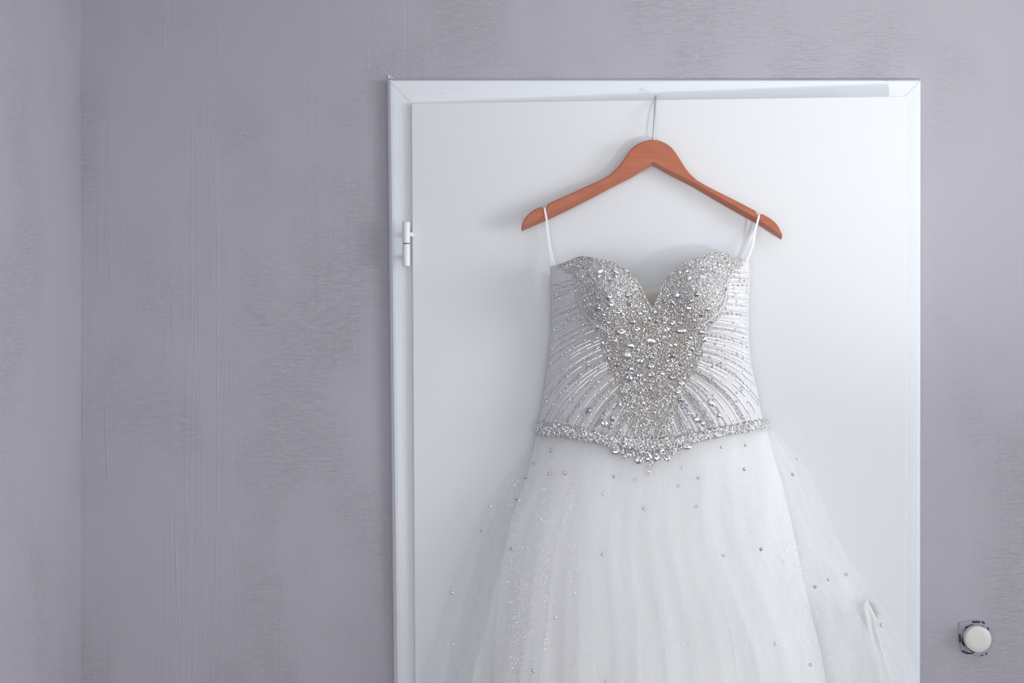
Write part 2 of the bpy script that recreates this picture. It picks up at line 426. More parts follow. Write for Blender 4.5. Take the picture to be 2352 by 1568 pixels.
rod(2215, 1484, 2222, 1491, 2.6, -.0030, 'contact_spring', M['plate'], .0014)
kc = P(2247.5, 1468, -.022); r = 30.2 / F * (2.4 - .022)
keep(lathe('knob', [(r * .95, -.017), (r * .985, -.012), (r * .985, -.004), (r, -.0028), (r, -.0010), (r * .985, 0), (r * .95, .0010), (r * .5, .0016), (.0005, .0018)], kc, (0, -1, 0), M['knob'], None, 64), dim)

# ------------------------------------------------------------------ the hanger
HOFF = .014
topL = [(1197.6, 524), (1198.5, 518), (1200.5, 511), (1205, 502), (1212, 493.5), (1220, 486.5), (1229, 480.5), (1237, 477.3), (1245, 475), (1247.3, 476.8), (1249, 478.5),
        (1252.5, 478.5), (1255.2, 476), (1256.8, 472), (1256.3, 469), (1280, 458), (1304.5, 447), (1340, 431), (1377, 414.5), (1400, 402), (1417, 387), (1427, 374.5), (1434.6, 363.5),
        (1441, 353), (1449, 343), (1456, 336.5), (1463.5, 331.3), (1472, 327), (1481, 323.8), (1490, 321.8), (1499.7, 321)]
topR = [(1509, 322), (1518.5, 324.4), (1529, 329), (1538.7, 335.5), (1546, 343), (1553, 352), (1560.5, 363.5), (1567.6, 375.5), (1574.5, 386), (1582, 396), (1592, 406), (1602, 414.5),
        (1625, 428), (1651.5, 441.5), (1673, 452), (1695, 463), (1716, 474), (1736.8, 485), (1736, 487.5), (1737.5, 490), (1741, 493.5), (1744.5, 494), (1748, 492.5), (1750.5, 491),
        (1760, 496), (1770, 502), (1777.5, 508), (1784.5, 515), (1789.5, 523), (1793.5, 531), (1796, 537), (1797, 541)]
botR = [(1795, 543), (1791, 541.5), (1741, 505.5), (1695, 479), (1645, 451), (1593.6, 421), (1545, 397)]
apex = [(1498.8, 373.6)]
botL = [(1449, 398), (1405, 419), (1362, 441), (1310, 469), (1255.4, 496.5), (1228, 509), (1206, 519.5), (1200, 522.5)]
front = topL + topR + botR + apex + botL
nF = len(front)
def low(px): return interp(px, [(1197, 8), (1255, 10), (1362, 13), (1449, 11), (1499, 6), (1545, 9), (1594, 10), (1695, 11), (1741, 10), (1797, 7)])
n_top = len(topL) + len(topR)
def fwd(px): return .007 * (abs(px - 1499) / 300) ** 2
cxh, cyh = 1498, 420
def inset(i, d):
    a = Vector(front[i - 1]); b = Vector(front[(i + 1) % nF]); t = (b - a).normalized()
    nrm = Vector((-t.y, t.x))
    return (front[i][0] + nrm.x * d, front[i][1] + nrm.y * d)
rings = []
for k, (ins, off) in enumerate(((2.6, .0150), (1.0, .0143), (0, .0125), (0, .0020), (1.5, 0))):
    ring = []
    for i, (px, py) in enumerate(front):
        q = inset(i, ins) if ins else (px, py)
        dy = 0
        if k >= 3 and i >= n_top: dy = low(px)
        if k >= 3 and (i < 3): dy = 4
        ring.append(on_door(q[0], q[1] + dy, HOFF + off + fwd(px)))
    rings.append(ring)
hg = empty('clothes_hanger', on_door(1499, 321, HOFF + .007))
tag(hg, 'cherry brown wooden clothes hanger with a chrome hook over the door top', 'hanger')
vs = [v for rg in rings for v in rg]; fs = []
for i in range(len(rings) - 1):
    for k in range(nF): fs.append((i*nF + k, i*nF + (k+1) % nF, (i+1)*nF + (k+1) % nF, (i+1)*nF + k))
from mathutils.geometry import tessellate_polygon
for k in (0, len(rings) - 1):
    for t3 in tessellate_polygon([[Vector((inset(i, 2)[0], inset(i, 2)[1], 0)) for i in range(nF)]]): fs.append(tuple(k*nF + i for i in t3))
bm = bmesh.new(); bv = [bm.verts.new(v) for v in vs]
for f in fs: bm.faces.new([bv[i] for i in f])
body = keep(bm_obj('hanger_body', bm, M['wood']), hg)
body.data.materials.append(M['wood_edge'])
for p in body.data.polygons:
    n = p.normal
    if n.z < -.35 and n.y > -.995: p.material_index = 1
def hk(px, py, off): return on_door(px, py, off)
top = on_door(1506.5, 228, 0)
hz0 = hk(1500, 328, HOFF + .007)
pts = [hz0, hk(1500.5, 318, HOFF + .007), hk(1502, 290, .020), hk(1503, 276, .0185), hk(1503.6, 262, .0165), hk(1504, 250, .0135), hk(1504.8, 240, .009), hk(1505.3, 233, .0058)]
for a in range(0, 181, 15):                                    # over the rebated leaf edge and down behind it
    c = Vector((top.x, yd(top.x) + .008, ZT + .0035))
    pts.append(c + Vector((0, -math.cos(R(a)) * .0130, math.sin(R(a)) * .0045)))
pts.append(Vector((top.x, yd(top.x) + .0205, ZT - .008))); 
vs, fs = tube_data(pts, .0016, 12)
keep(mesh_obj('hook', vs, fs, M['chrome'], None, True), hg)
vs, fs = tube_data([hz0 + Vector((0, 0, .003)), hz0 + Vector((0, 0, .0075))], [.0030, .0026], 16)
keep(mesh_obj('hook_collar', vs, fs, M['chrome'], None, True), hg)

# ------------------------------------------------------------------ the dress
dress = empty('wedding_dress', on_door(1497, 1040, .02))
tag(dress, 'strapless white wedding dress with crystal beaded bodice and tulle skirt hung on the hanger', 'dress')
Lout = [(600, 1264), (612, 1264), (660, 1265), (700, 1266), (760, 1265), (800, 1261), (850, 1255), (900, 1248), (950, 1240), (975, 1234), (1000, 1229), (1040, 1220)]
Rout = [(600, 1723), (660, 1723), (700, 1721), (760, 1721), (790, 1722), (830, 1726), (870, 1734), (910, 1743), (950, 1750), (975, 1760), (1000, 1766), (1040, 1775)]
neck = [(1255, 614), (1264, 612), (1275, 609), (1285, 606), (1300, 601), (1318, 593), (1332, 588), (1350, 589), (1380, 595), (1400, 599), (1420, 607), (1440, 619), (1455, 633), (1468, 651),
        (1478, 671), (1487, 689), (1497, 707), (1502, 703), (1508, 690), (1515, 668), (1524, 649), (1535, 633), (1550, 618), (1570, 604), (1590, 596), (1612, 587), (1635, 580), (1655, 579),
        (1672, 583), (1688, 591), (1705, 596), (1712, 601), (1722, 602), (1740, 602)]
waist = [(1220, 985), (1240, 988), (1300, 995), (1360, 1003), (1420, 1014), (1497, 1020), (1560, 1014), (1620, 1004), (1680, 992), (1720, 983), (1766, 975)]
band_lo = [(1225, 998), (1280, 1002), (1340, 1011), (1400, 1022), (1450, 1030), (1497, 1034), (1550, 1027), (1600, 1016), (1660, 1001), (1720, 991), (1768, 984)]
band_hi = [(1225, 968), (1280, 974), (1340, 985), (1400, 1000), (1450, 1007), (1497, 1009), (1550, 1004), (1600, 994), (1660, 980), (1720, 970), (1768, 960)]
def cx_hw(py):
    a, b = smooth(py, Lout), smooth(py, Rout); return (a + b) / 2, (b - a) / 2
def bod_off(px, py):
    c, h = cx_hw(py); t = min(1, abs(px - c) / h)
    B = smooth(py, [(590, .062), (680, .078), (850, .072), (1000, .084)])
    o = .014 + B * max(0, 1 - t ** 2.4) ** .55
    for cx, cy in ((1385, 672), (1605, 668)):
        d2 = ((px - cx) / 72) ** 2 + ((py - cy) / 84) ** 2
        o += .034 * math.exp(-d2 * 1.3)
    return o
def surf(px, py, lift=0):
    return on_door(px, py, bod_off(px, py) + lift)
def frame_at(px, py, lift=0, f=surf):
    p = f(px, py, lift); a = f(px + 3, py, lift) - p; b = f(px, py - 3, lift) - p
    n = a.cross(b).normalized()
    if n.y > 0: n = -n
    return p, n
# front panel (dense beading) outline
panel = [(1283, 600), (1283, 612), (1296, 626), (1318, 630), (1325, 660), (1329, 695), (1345, 728), (1368, 752), (1380, 775), (1384, 815), (1398, 850), (1418, 880), (1424, 925), (1436, 960), (1462, 1006),
         (1532, 1006), (1548, 960), (1562, 925), (1574, 885), (1596, 850), (1614, 820), (1618, 780), (1630, 752), (1654, 728), (1668, 695), (1672, 655), (1684, 630), (1702, 620), (1708, 600), (1706, 570), (1650, 560), (1497, 560), (1300, 560)]
def top_py(u):
    py = 600
    for _ in range(12):
        c, h = cx_hw(py); py = .5 * py + .5 * interp(c + u * h, neck)
    return py
def px_of(u, py): c, h = cx_hw(py); return c + u * h
NU, NV = 260, 150
vs, fs, cols = [], [], []
for i in range(NU + 1):
    u = -1 + 2 * i / NU
    t0 = top_py(u); b0 = 1000
    for _ in range(6): b0 = interp(px_of(u, b0), waist)
    for j in range(NV + 1):
        py = lerp(t0, b0, j / NV); px = px_of(u, py)
        fine = 0
        vs.append(surf(px, py))
        # nude tulle shows in the middle, silver-lilac organza towards the sides
        d = math.hypot((px - 1497) / 150, (py - 820) / 165)
        k = 1 if inside(px, py, panel) else 0
        f = min(1, max(0, (1.45 - d) / 1.0)); q = f * (.9 if k else .6)
        cols.append(tuple(lerp(a, b, q) for a, b in zip((.74, .735, .75), (.43, .385, .335))))
for i in range(NU):
    for j in range(NV):
        a = i * (NV + 1) + j; fs.append((a, a + 1, a + NV + 2, a + NV + 1))
M['bodice'] = mat('beaded_tulle_fabric', (.7, .7, .72), .5, 0, .4)
g = NG(M['bodice']); at = g.n('ShaderNodeVertexColor'); at.layer_name = 'cloth'; g.l(at.outputs[0], g.b.inputs['Base Color'])
g.bump(g.noise((900, 900, 900), 2), .0005, .6)
bod = mesh_obj('bodice', vs, fs, M['bodice'], None, True)
ca = bod.data.color_attributes.new('cloth', 'FLOAT_COLOR', 'POINT')
for i, c in enumerate(cols): ca.data[i].color = (*c, 1)
sm = bod.modifiers.new('thickness', 'SOLIDIFY'); sm.thickness = .0016; sm.offset = 1 if False else -1
keep(bod, dress)
# inner back of the dress, seen in the V of the neckline
backtop = [(1260, 622), (1300, 640), (1400, 668), (1470, 666), (1500, 660), (1520, 655), (1600, 650), (1690, 630), (1725, 612)]
vs, fs = [], []
for i in range(61):
    u = -1 + 2 * i / 60
    py0 = 650
    for _ in range(5): py0 = interp(px_of(u, py0), backtop)
    for j in range(21):
        py = lerp(py0, 990, j / 20); px = px_of(u * .985, py)
        vs.append(on_door(px, py, .006 + .006 * (1 - abs(u)) + .002 * math.sin(px * .05)))
for i in range(60):
    for j in range(20):
        a = i * 21 + j; fs.append((a, a + 1, a + 22, a + 21))
bk = mesh_obj('bodice_back', vs, fs, M['ivory'], None, True); keep(bk, dress); bk['label'] = 'ivory inner back of the bodice'
sd = bk.modifiers.new('thickness', 'SOLIDIFY'); sd.thickness = .002; sd.offset = 1

# ---- faceted stones
def stone_mesh(name, m, n=8, table=.52, h=.46, seed=0):
    rr = random.Random(seed)
    vs = [(math.cos(2*math.pi*k/n), 0.0, math.sin(2*math.pi*k/n)) for k in range(n)]
    vs += [(math.cos(2*math.pi*(k+.5)/n) * .78, -h * .55, math.sin(2*math.pi*(k+.5)/n) * .78) for k in range(n)]
    vs += [(math.cos(2*math.pi*k/n) * table, -h, math.sin(2*math.pi*k/n) * table) for k in range(n)]
    vs += [(math.cos(2*math.pi*k/n) * .9, .2, math.sin(2*math.pi*k/n) * .9) for k in range(n)]
    vs.append((rr.uniform(-.1, .1), -h * .72, rr.uniform(-.1, .1)))
    fs = []
    for k in range(n):
        k2 = (k + 1) % n
        fs += [(k, k2, n + k), (k2, n + k2, n + k), (n + k, n + k2, 2*n + k2), (2*n + k, n + k, 2*n + k2), (2*n + k, 2*n + k2, 4*n), (3*n + k, 3*n + k2, k2, k)]
    me = bpy.data.meshes.new(name); me.from_pydata(vs, [], fs); me.update(); me.materials.append(m); return me
SM = {k: stone_mesh('cut_stone', M[k], 8, .5, .38, seed=i) for i, k in enumerate(('crystal', 'crystal_smoke', 'crystal_blue', 'crystal_amber'))}
SM6 = stone_mesh('square_cut_stone', M['crystal'], 6, .42, .55, 9)
stone_spots = []
def stone(px, py, rx, ry=None, rot=0, kind=None, par=None, f=surf, lift=.0008, tilt=.25, label=None, frm=None):
    ry = ry or rx
    p, n = frame_at(px, py, lift, f) if frm is None else frm
    n = (n + Vector((random.gauss(0, tilt), 0, random.gauss(0, tilt)))).normalized()
    k = kind or random.choices(('crystal', 'crystal_smoke', 'crystal_blue', 'crystal_amber'), (74, 24, 1.5, .5))[0]
    me = SM[k] if k != 'six' else SM6
    o = bpy.data.objects.new('rhinestone', me); COL.objects.link(o)
    q = Vector((0, -1, 0)).rotation_difference(n)
    mpp = (p.y - CAMY) / F
    o.rotation_mode = 'QUATERNION'
    from mathutils import Quaternion
    o.rotation_quaternion = q @ Quaternion((0, 1, 0), rot + (random.uniform(-.3, .3) if rx == ry else 0))
    o.location = p; o.scale = (rx * mpp, min(rx, ry) * mpp, ry * mpp)
    o.parent = par
    if label: o['label'] = label
    return o

big = [(1375,622,12,9,0,'six'),(1373,633,9,8,0,'crystal_blue'),(1620,616,11,8,0,'crystal_smoke'),(1618,626,10,7,0,'crystal_blue'),(1415,622,9,7),(1414,632,7),(1406,646,8),(1402,655,8,6),(1399,679,10,11,0,'six'),
 (1403,697,9,10),(1372,709,10,8,0,'crystal_smoke'),(1385,724,8,7),(1443,676,9,10,0,'six'),(1447,695,8,9,0,'six'),(1327,611,5),(1341,614,5),(1352,620,6),(1439,621,5),(1422,716,8,6),(1431,724,6),
 (1575,620,9,8),(1559,625,6),(1584,639,8,7),(1591,660,7,8),(1599,677,8,7),(1589,690,6),(1553,677,10,11,0,'six'),(1541,693,9,8,0,'six'),(1580,710,9,7),(1625,708,8,7),(1610,724,8,6),
 (1568,724,7,5),(1668,597,6,5,0,'crystal_smoke'),(1653,609,6),(1640,611,6),(1601,596,4),(1501,718,10,9),(1487,731,9,8),(1510,736,6),(1453,741,8,7,0,'crystal_smoke'),(1463,756,7),(1544,741,9,7),
 (1530,757,7),(1427,762,13,8),(1566,762,13,8),(1493,783,13,9),(1450,793,10,6),(1544,792,12,6),(1440,815,12,11),(1384,791,6,8),(1372,798,6),(1515,789,5),(1577,789,8,6),(1591,800,7,6,0,'crystal_smoke'),
 (1608,765,10,8),(1620,778,7),(1396,743,6,6,0,'crystal_blue'),(1368,748,10,6,.5),(1594,737,5,5,0,'crystal_blue'),(1634,736,6),(1401,824,8,6),(1416,836,9,6,0,'crystal_smoke'),(1468,829,9,7,0,'crystal_blue'),
 (1497,819,6),(1541,816,11,7),(1534,829,5),(1584,817,6),(1565,834,7,5,0,'crystal_smoke'),(1496,841,10,7),(1467,803,5),(1468,858,9),(1449,849,7),(1495,860,9,7),(1524,858,8,5),(1545,866,9,7),
 (1565,880,9,6),(1534,849,5),(1444,868,9,10),(1472,881,4),(1493,890,6),(1541,889,5),(1560,901,7),(1440,893,6),(1427,900,6),(1450,909,6),(1496,910,7,6),(1425,883,4,4,0,'crystal_amber'),
 (1421,927,8,9),(1351,943,10,7,-.6),(1563,920,9,7),(1572,932,9,6),(1587,949,9,5),(1634,925,11,7,.7),(1408,960,8,7),(1387,971,9),(1403,979,7),(1603,963,9,8),(1616,972,7),(1652,953,6),
 (1511,866,5),(1480,872,5),(1515,905,5),(1478,925,5),(1507,932,4),(1460,775,6,5),(1525,775,6,5),(1413,780,6),(1587,775,6,5),(1478,757,5),(1513,760,5),(1355,700,5),(1640,690,5),(1470,720,6,5),(1527,716,6),
 (1398,805,5),(1602,815,5,6),(1478,705,5),(1525,690,5),(1395,610,5),(1610,603,5),(1362,604,4),(1632,596,4),(1300,612,4),(1460,655,4),(1385,667,4),(1365,655,4),(1625,655,4),(1650,640,4),(1355,675,4)]
for s_ in big:
    px, py, rx = s_[:3]; ry = s_[3] if len(s_) > 3 else rx; rt = s_[4] if len(s_) > 4 else 0; kd = s_[5] if len(s_) > 5 else None
    stone(px, py, rx, ry, rt, kd, bod, lift=.0012); stone_spots.append((px, py, max(rx, ry)))
def rnd_in_bodice():
    while True:
        px, py = random.uniform(1232, 1765), random.uniform(578, 1018)
        c, h_ = cx_hw(py)
        if abs(px - c) < h_ * .985 and interp(px, neck) + 1.5 < py < interp(px, waist): return px, py
cnt = 0
while cnt < 120:                              # smaller loose stones among the beads
    px, py = rnd_in_bodice()
    if not inside(px, py, panel) or any((px - a) ** 2 + (py - b) ** 2 < (r_ + 5) ** 2 for a, b, r_ in stone_spots): continue
    rr = random.uniform(3.0, 4.6); stone(px, py, rr, rr, 0, None, bod, lift=.001, tilt=.35); stone_spots.append((px, py, rr)); cnt += 1

# ---- beads (far past counting): one mesh of small faceted beads per area
ICO_V = []; ICO_F = []
_b = bmesh.new(); bmesh.ops.create_icosphere(_b, subdivisions=1, radius=1)
ICO_V = [v.co.copy() for v in _b.verts]; ICO_F = [tuple(v.index for v in f.verts) for f in _b.faces]; _b.free()
OCT_V = [Vector(v) for v in ((1,0,0),(-1,0,0),(0,1,0),(0,-1,0),(0,0,1),(0,0,-1))]
OCT_F = [(0,2,4),(2,1,4),(1,3,4),(3,0,4),(2,0,5),(1,2,5),(3,1,5),(0,3,5)]
class Soup:
    def __init__(s): s.v = []; s.f = []; s.m = []
    def add(s, p, r, stretch=1, shape='ico', mi=0):
        V, Fc = (ICO_V, ICO_F) if shape == 'ico' else (OCT_V, OCT_F)
        q = Matrix.Rotation(random.uniform(0, 6.3), 3, Vector((random.gauss(0, 1), random.gauss(0, 1), random.gauss(0, 1) + .01)).normalized())
        b = len(s.v)
        for v in V: s.v.append(p + (q @ Vector((v.x, v.y, v.z * stretch))) * r)
        for f in Fc: s.f.append(tuple(b + i for i in f)); s.m.append(mi)
    def disc(s, p, n, r, t, mi=0):            # sequin: shallow hexagonal cup with its hole
        n = n.normalized(); u = (t - n * t.dot(n)).normalized(); v = n.cross(u); b = len(s.v)
        for k in range(7): a = 2*math.pi*k/7; s.v.append(p + (u*math.cos(a) + v*math.sin(a)) * r)
        for k in range(7): a = 2*math.pi*k/7; s.v.append(p + (u*math.cos(a) + v*math.sin(a)) * r * .34 - n * r * .16)
        for k in range(7): s.f.append((b+k, b+(k+1)%7, b+7+(k+1)%7, b+7+k)); s.m.append(mi)
    def build(s, name, mats, par):
        o = mesh_obj(name, s.v, s.f, mats); o.data.polygons.foreach_set('material_index', s.m)
        o.parent = par
        o['kind'] = 'stuff'; return o
MP = 2.3 / F
beads = Soup(); n_ = 0
# a grid for quick stone avoidance
grid = {}
for a, b, r_ in stone_spots:
    for gx in range(int((a - r_) // 8), int((a + r_) // 8) + 1):
        for gy in range(int((b - r_) // 8), int((b + r_) // 8) + 1): grid.setdefault((gx, gy), []).append((a, b, r_))
def hits_stone(px, py, k=.85): return any((px - a)**2 + (py - b)**2 < (r_ * k)**2 for a, b, r_ in grid.get((int(px // 8), int(py // 8)), ()))
while n_ < 15000:
    px, py = rnd_in_bodice()
    if not inside(px, py, panel) or hits_stone(px, py): continue
    # gaps between motifs follow soft swirls
    sw = math.sin(px * .055 + 2.2 * math.sin(py * .021)) * math.sin(py * .06 + 1.7 * math.sin((abs(px - 1497)) * .03))
    if random.random() > (.95 if py < 735 else .75) + .5 * sw: continue
    r_ = random.choice((1.0, 1.1, 1.2, 1.4, 1.6, 1.9)) * MP
    beads.add(surf(px, py, r_ * .7), r_, random.choice((1, 1, 1.5)), mi=0 if random.random() < .8 else 1); n_ += 1
# bead rows: neckline edge, cup edges, swirls over the cups
def row(pts, r_px, step, soup, f=surf, jitter=.4, mi=0, closed=False, shape='ico'):
    acc = 0
    for (x0, y0), (x1, y1) in zip(pts, pts[1:]):
        L = math.hypot(x1 - x0, y1 - y0)
        while acc <= L:
            t = acc / L; r_ = r_px * MP * random.uniform(.85, 1.15)
            soup.add(f(lerp(x0, x1, t) + random.gauss(0, jitter), lerp(y0, y1, t) + random.gauss(0, jitter), r_ * .8), r_, mi=mi, shape=shape); acc += step
        acc -= L
ne = [(x, interp(x, neck) + 1.2) for x in range(1284, 1708, 3)]
row(ne, 1.7, 2.9, beads); row([(x, y + 4) for x, y in ne], 1.8, 3.3, beads)
def arc(cx, cy, rx, ry, a0, a1, n=24): return [(cx + rx*math.cos(R(lerp(a0, a1, k/n))), cy + ry*math.sin(R(lerp(a0, a1, k/n)))) for k in range(n + 1)]
swirls = [arc(1445, 688, 26, 42, 150, 400), arc(1549, 686, 26, 42, 140, 390), arc(1427, 762, 19, 13, 0, 360), arc(1566, 762, 19, 13, 0, 360), arc(1493, 783, 19, 14, 0, 360), arc(1440, 815, 16, 15, 0, 360),
          arc(1375, 640, 40, 60, 120, 250), arc(1625, 635, 40, 60, -70, 60), arc(1400, 680, 50, 75, 80, 180), arc(1600, 676, 50, 75, 0, 100), arc(1497, 860, 70, 60, 20, 160), arc(1497, 870, 50, 75, 15, 165), arc(1444, 868, 14, 14, 0, 360)]
for sw in swirls: row([q for q in sw if interp(q[0], neck) + 3 < q[1] < 1000 and inside(q[0], q[1], panel)], 1.5, 3.2, beads, mi=1)
beads.build('bead_embroidery', [M['bead'], M['bead_bright']], bod)
# fine white cords outlining the swirls
def cords(name, lines, r_px, m, par, f=surf, lift=.0014):
    vs, fs = [], []
    for ln in lines:
        if len(ln) < 2: continue
        v_, f_ = tube_data([f(x, y, lift) for x, y in ln], r_px * MP, 5); b = len(vs); vs += v_; fs += [tuple(b + i for i in q) for q in f_]
    o = mesh_obj(name, vs, fs, m, None, True); o.parent = par; return o
def okn(q): return interp(q[0], neck) + 4 < q[1] < 1000 and inside(q[0], q[1], panel)
cl = [[q for q in arc(1445, 690, 21, 38, 160, 380) if okn(q)], [q for q in arc(1549, 688, 21, 38, 150, 370) if okn(q)], [q for q in arc(1385, 680, 44, 85, 250, 330) if okn(q)],
      [q for q in arc(1385, 690, 60, 80, 100, 170) if okn(q)], [q for q in arc(1612, 690, 60, 80, 10, 80) if okn(q)], [q for q in arc(1420, 640, 30, 60, 100, 200) if okn(q)], [q for q in arc(1575, 640, 34, 60, -30, 75) if okn(q)],
      [q for q in arc(1640, 640, 70, 50, 120, 200) if okn(q)]]
o = cords('cord_swirl', cl, .7, M['thread'], bod); o['kind'] = 'stuff'

# ---- satin piping along the outer cup edges
def ribbon(name, pts, w_px, m, par, f, lift=.003, bulge=.0015, n=4):
    vs, fs = [], []
    for i, (x, y) in enumerate(pts):
        a = pts[max(0, i - 1)]; b = pts[min(len(pts) - 1, i + 1)]
        t = Vector((b[0] - a[0], b[1] - a[1])).normalized(); nn = Vector((-t.y, t.x))
        ww = w_px * (math.sin(math.pi * (i + .6) / (len(pts) + .2)) ** .5)
        for k in range(n + 1):
            s_ = k / n * 2 - 1
            vs.append(f(x + nn.x * ww * s_ * .5, y + nn.y * ww * s_ * .5, lift + bulge * (1 - s_ * s_)))
    for i in range(len(pts) - 1):
        for k in range(n): a = i*(n+1) + k; fs.append((a, a + 1, a + n + 2, a + n + 1))
    o = mesh_obj(name, vs, fs, m, None, True); o.parent = par
    s_ = o.modifiers.new('thickness', 'SOLIDIFY'); s_.thickness = .0008; s_.offset = 0
    return o
def cr(pts, n=6):
    xs = [(i, p[0]) for i, p in enumerate(pts)]; ys = [(i, p[1]) for i, p in enumerate(pts)]
    return [(smooth(k / n, xs), smooth(k / n, ys)) for k in range((len(pts) - 1) * n + 1)]
cupL = cr([(1314, 631), (1322, 652), (1326, 685), (1337, 712), (1355, 735), (1378, 752), (1400, 766)]); cupR = cr([(1686, 620), (1672, 642), (1669, 675), (1660, 705), (1640, 727), (1615, 744), (1590, 760)])
for c_ in (cupL, cupR):
    ribbon('cup_piping', c_, 7, M['piping'], bod, surf, .0012, .0010)['label'] = 'plain silver satin piping edging the cup'

# ---- fan of sequin, thread and bead rows over the sides
seq = Soup(); fb = Soup(); threads = []
def fan(side):
    spine = cr([(1683, 622), (1674, 655), (1670, 700), (1648, 738), (1625, 770), (1615, 810), (1600, 845), (1577, 885), (1562, 925), (1540, 965), (1500, 985)] if side > 0 else
               [(1312, 640), (1322, 668), (1330, 706), (1350, 740), (1374, 770), (1383, 812), (1398, 848), (1420, 885), (1430, 925), (1450, 965), (1494, 985)], 8)
    N = 62
    for k in range(N):
        s_ = k / (N - 1) * (len(spine) - 1); i = min(int(s_), len(spine) - 2); fr = s_ - i
        x, y = lerp(spine[i][0], spine[i+1][0], fr), lerp(spine[i][1], spine[i+1][1], fr)
        q = k / (N - 1)
        ang = interp(q, [(0, -3), (.25, 6), (.45, 8), (.6, 22), (.75, 48), (.88, 70), (1, 90)]) + random.gauss(0, 1.4)
        if side < 0: ang = interp(q, [(0, 12), (.25, 24), (.45, 22), (.6, 28), (.75, 48), (.88, 70), (1, 90)]) + random.gauss(0, 1.4)
        bend = interp(q, [(0, .10), (.3, .12), (.5, .26), (.7, .22), (.9, .02), (1, 0)])
        if side < 0: bend *= .8
        line = [(x, y)]
        for st in range(120):
            x += 3 * math.cos(R(ang)) * side; y += 3 * math.sin(R(ang)); ang += bend * 3 * (1 if ang < 82 else 0)
            c, h_ = cx_hw(y)
            if abs(x - c) > h_ * .995 or y > interp(x, waist) - 12: break
            line.append((x, y))
        if len(line) < 4: continue
        kind = ('seq', 'thread', 'seq', 'bead', 'seq', 'thread', 'bead2', 'seq', 'seq')[k % 9] if q < .62 else ('bead', 'seq', 'bead', 'beadd', 'thread', 'seq', 'bead')[k % 7]
        if kind == 'thread': threads.append(line); continue
        if kind == 'seq':
            on = True; left = random.randint(4, 16)
            for (x0, y0), (x1, y1) in zip(line, line[1:]):
                left -= 1
                if left <= 0: on = not on; left = random.randint(5, 18) if on else random.randint(1, 7)
                if not on: continue
                for t in (0, .27, .54, .8)[::2]:
                    p, n = frame_at(lerp(x0, x1, t), lerp(y0, y1, t), .0012)
                    tv = (surf(x1, y1, .0012) - surf(x0, y0, .0012)).normalized()
                    seq.disc(p, n + tv * random.uniform(-.20, -.05) + Vector((0, 0, random.gauss(0, .06))), random.uniform(1.7, 2.0) * MP, tv)
        elif kind == 'bead2':
            row(line, 2.6, 10.5, fb, mi=1, jitter=.3); threads.append(line)
        elif kind == 'beadd':
            row(line, 1.5, 3.4, fb); row([(a + 3, b - 2) for a, b in line], 1.5, 3.4, fb); row([(a - 3, b + 2) for a, b in line], 1.4, 3.6, fb)
        else: row(line, 1.5, 3.3, fb, mi=random.choice((0, 0, 1)))
fan(1); fan(-1)
# loose beads sprinkled over the sides
for _ in range(900):
    px, py = rnd_in_bodice()
    if inside(px, py, panel): continue
    r_ = random.choice((1.2, 1.5, 2.2, 2.8)) * MP; fb.add(surf(px, py, r_ * .7), r_, mi=1)
seq.build('sequin_rows', [M['sequin']], bod); fb.build('bead_rows', [M['bead'], M['bead_bright']], bod)
o = cords('thread_rows', threads, .65, M['piping'], bod, lift=.0004); o['kind'] = 'stuff'

# ---- waist band with its bead trim and the pointed drop of crystals
def band_f(px, py, lift=0): return on_door(px, py, bod_off(px, min(py, 1000)) + .004 + lift)
vs, fs = [], []
for i in range(121):
    px = lerp(1227, 1767, i / 120)
    for j in range(7):
        py = lerp(interp(px, band_hi), interp(px, band_lo), j / 6)
        c, h_ = cx_hw(py); pxc = min(max(px, c - h_), c + h_)
        vs.append(band_f(px if abs(px - pxc) < .1 else pxc, py, .002 * math.sin(math.pi * j / 6)))
for i in range(120):
    for j in range(6): a = i*7 + j; fs.append((a, a + 1, a + 8, a + 7))
M['band'] = mat('grey_bead_ground', (.50, .495, .49), .5, .2)
band = mesh_obj('waist_band', vs, fs, M['band'], None, True); keep(band, dress); band['label'] = 'densely beaded waist band'
sd = band.modifiers.new('thickness', 'SOLIDIFY'); sd.thickness = .001; sd.offset = 1
wb = Soup()
for _ in range(2300):
    px = random.uniform(1228, 1767); t = random.betavariate(1.3, 1.3) * 1.06 - .03
    py = lerp(interp(px, band_hi), interp(px, band_lo), t); r_ = random.choice((1.3, 1.6, 2.0, 2.6, 3.2)) * MP
    wb.add(band_f(px, py, r_ * .6 + .002 * math.sin(math.pi * min(1, max(0, t)))), r_, mi=random.choice((0, 1, 1)))
def tri(px): return interp(px, [(1385, 1020), (1410, 1034), (1450, 1052), (1478, 1062), (1493, 1066), (1515, 1060), (1540, 1046), (1590, 1020)])
for _ in range(330):
    px = random.uniform(1392, 1585); a = interp(px, band_lo) - 3; b = tri(px)
    if b < a: continue
    py = lerp(a, b, random.random() ** 1.3); r_ = random.choice((1.3, 1.6, 2.2, 2.8)) * MP
    wb.add(band_f(px, py, r_ * .6), r_, mi=1)
for px, py in ((1487, 1072), (1490, 1077), (1494, 1075), (1499, 1070), (1484, 1080), (1491, 1083), (1496, 1080), (1488, 1087), (1493, 1089)): wb.add(band_f(px, py, .001), 2.3 * MP, mi=1)
wb.build('waist_beads', [M['bead'], M['bead_bright']], band)
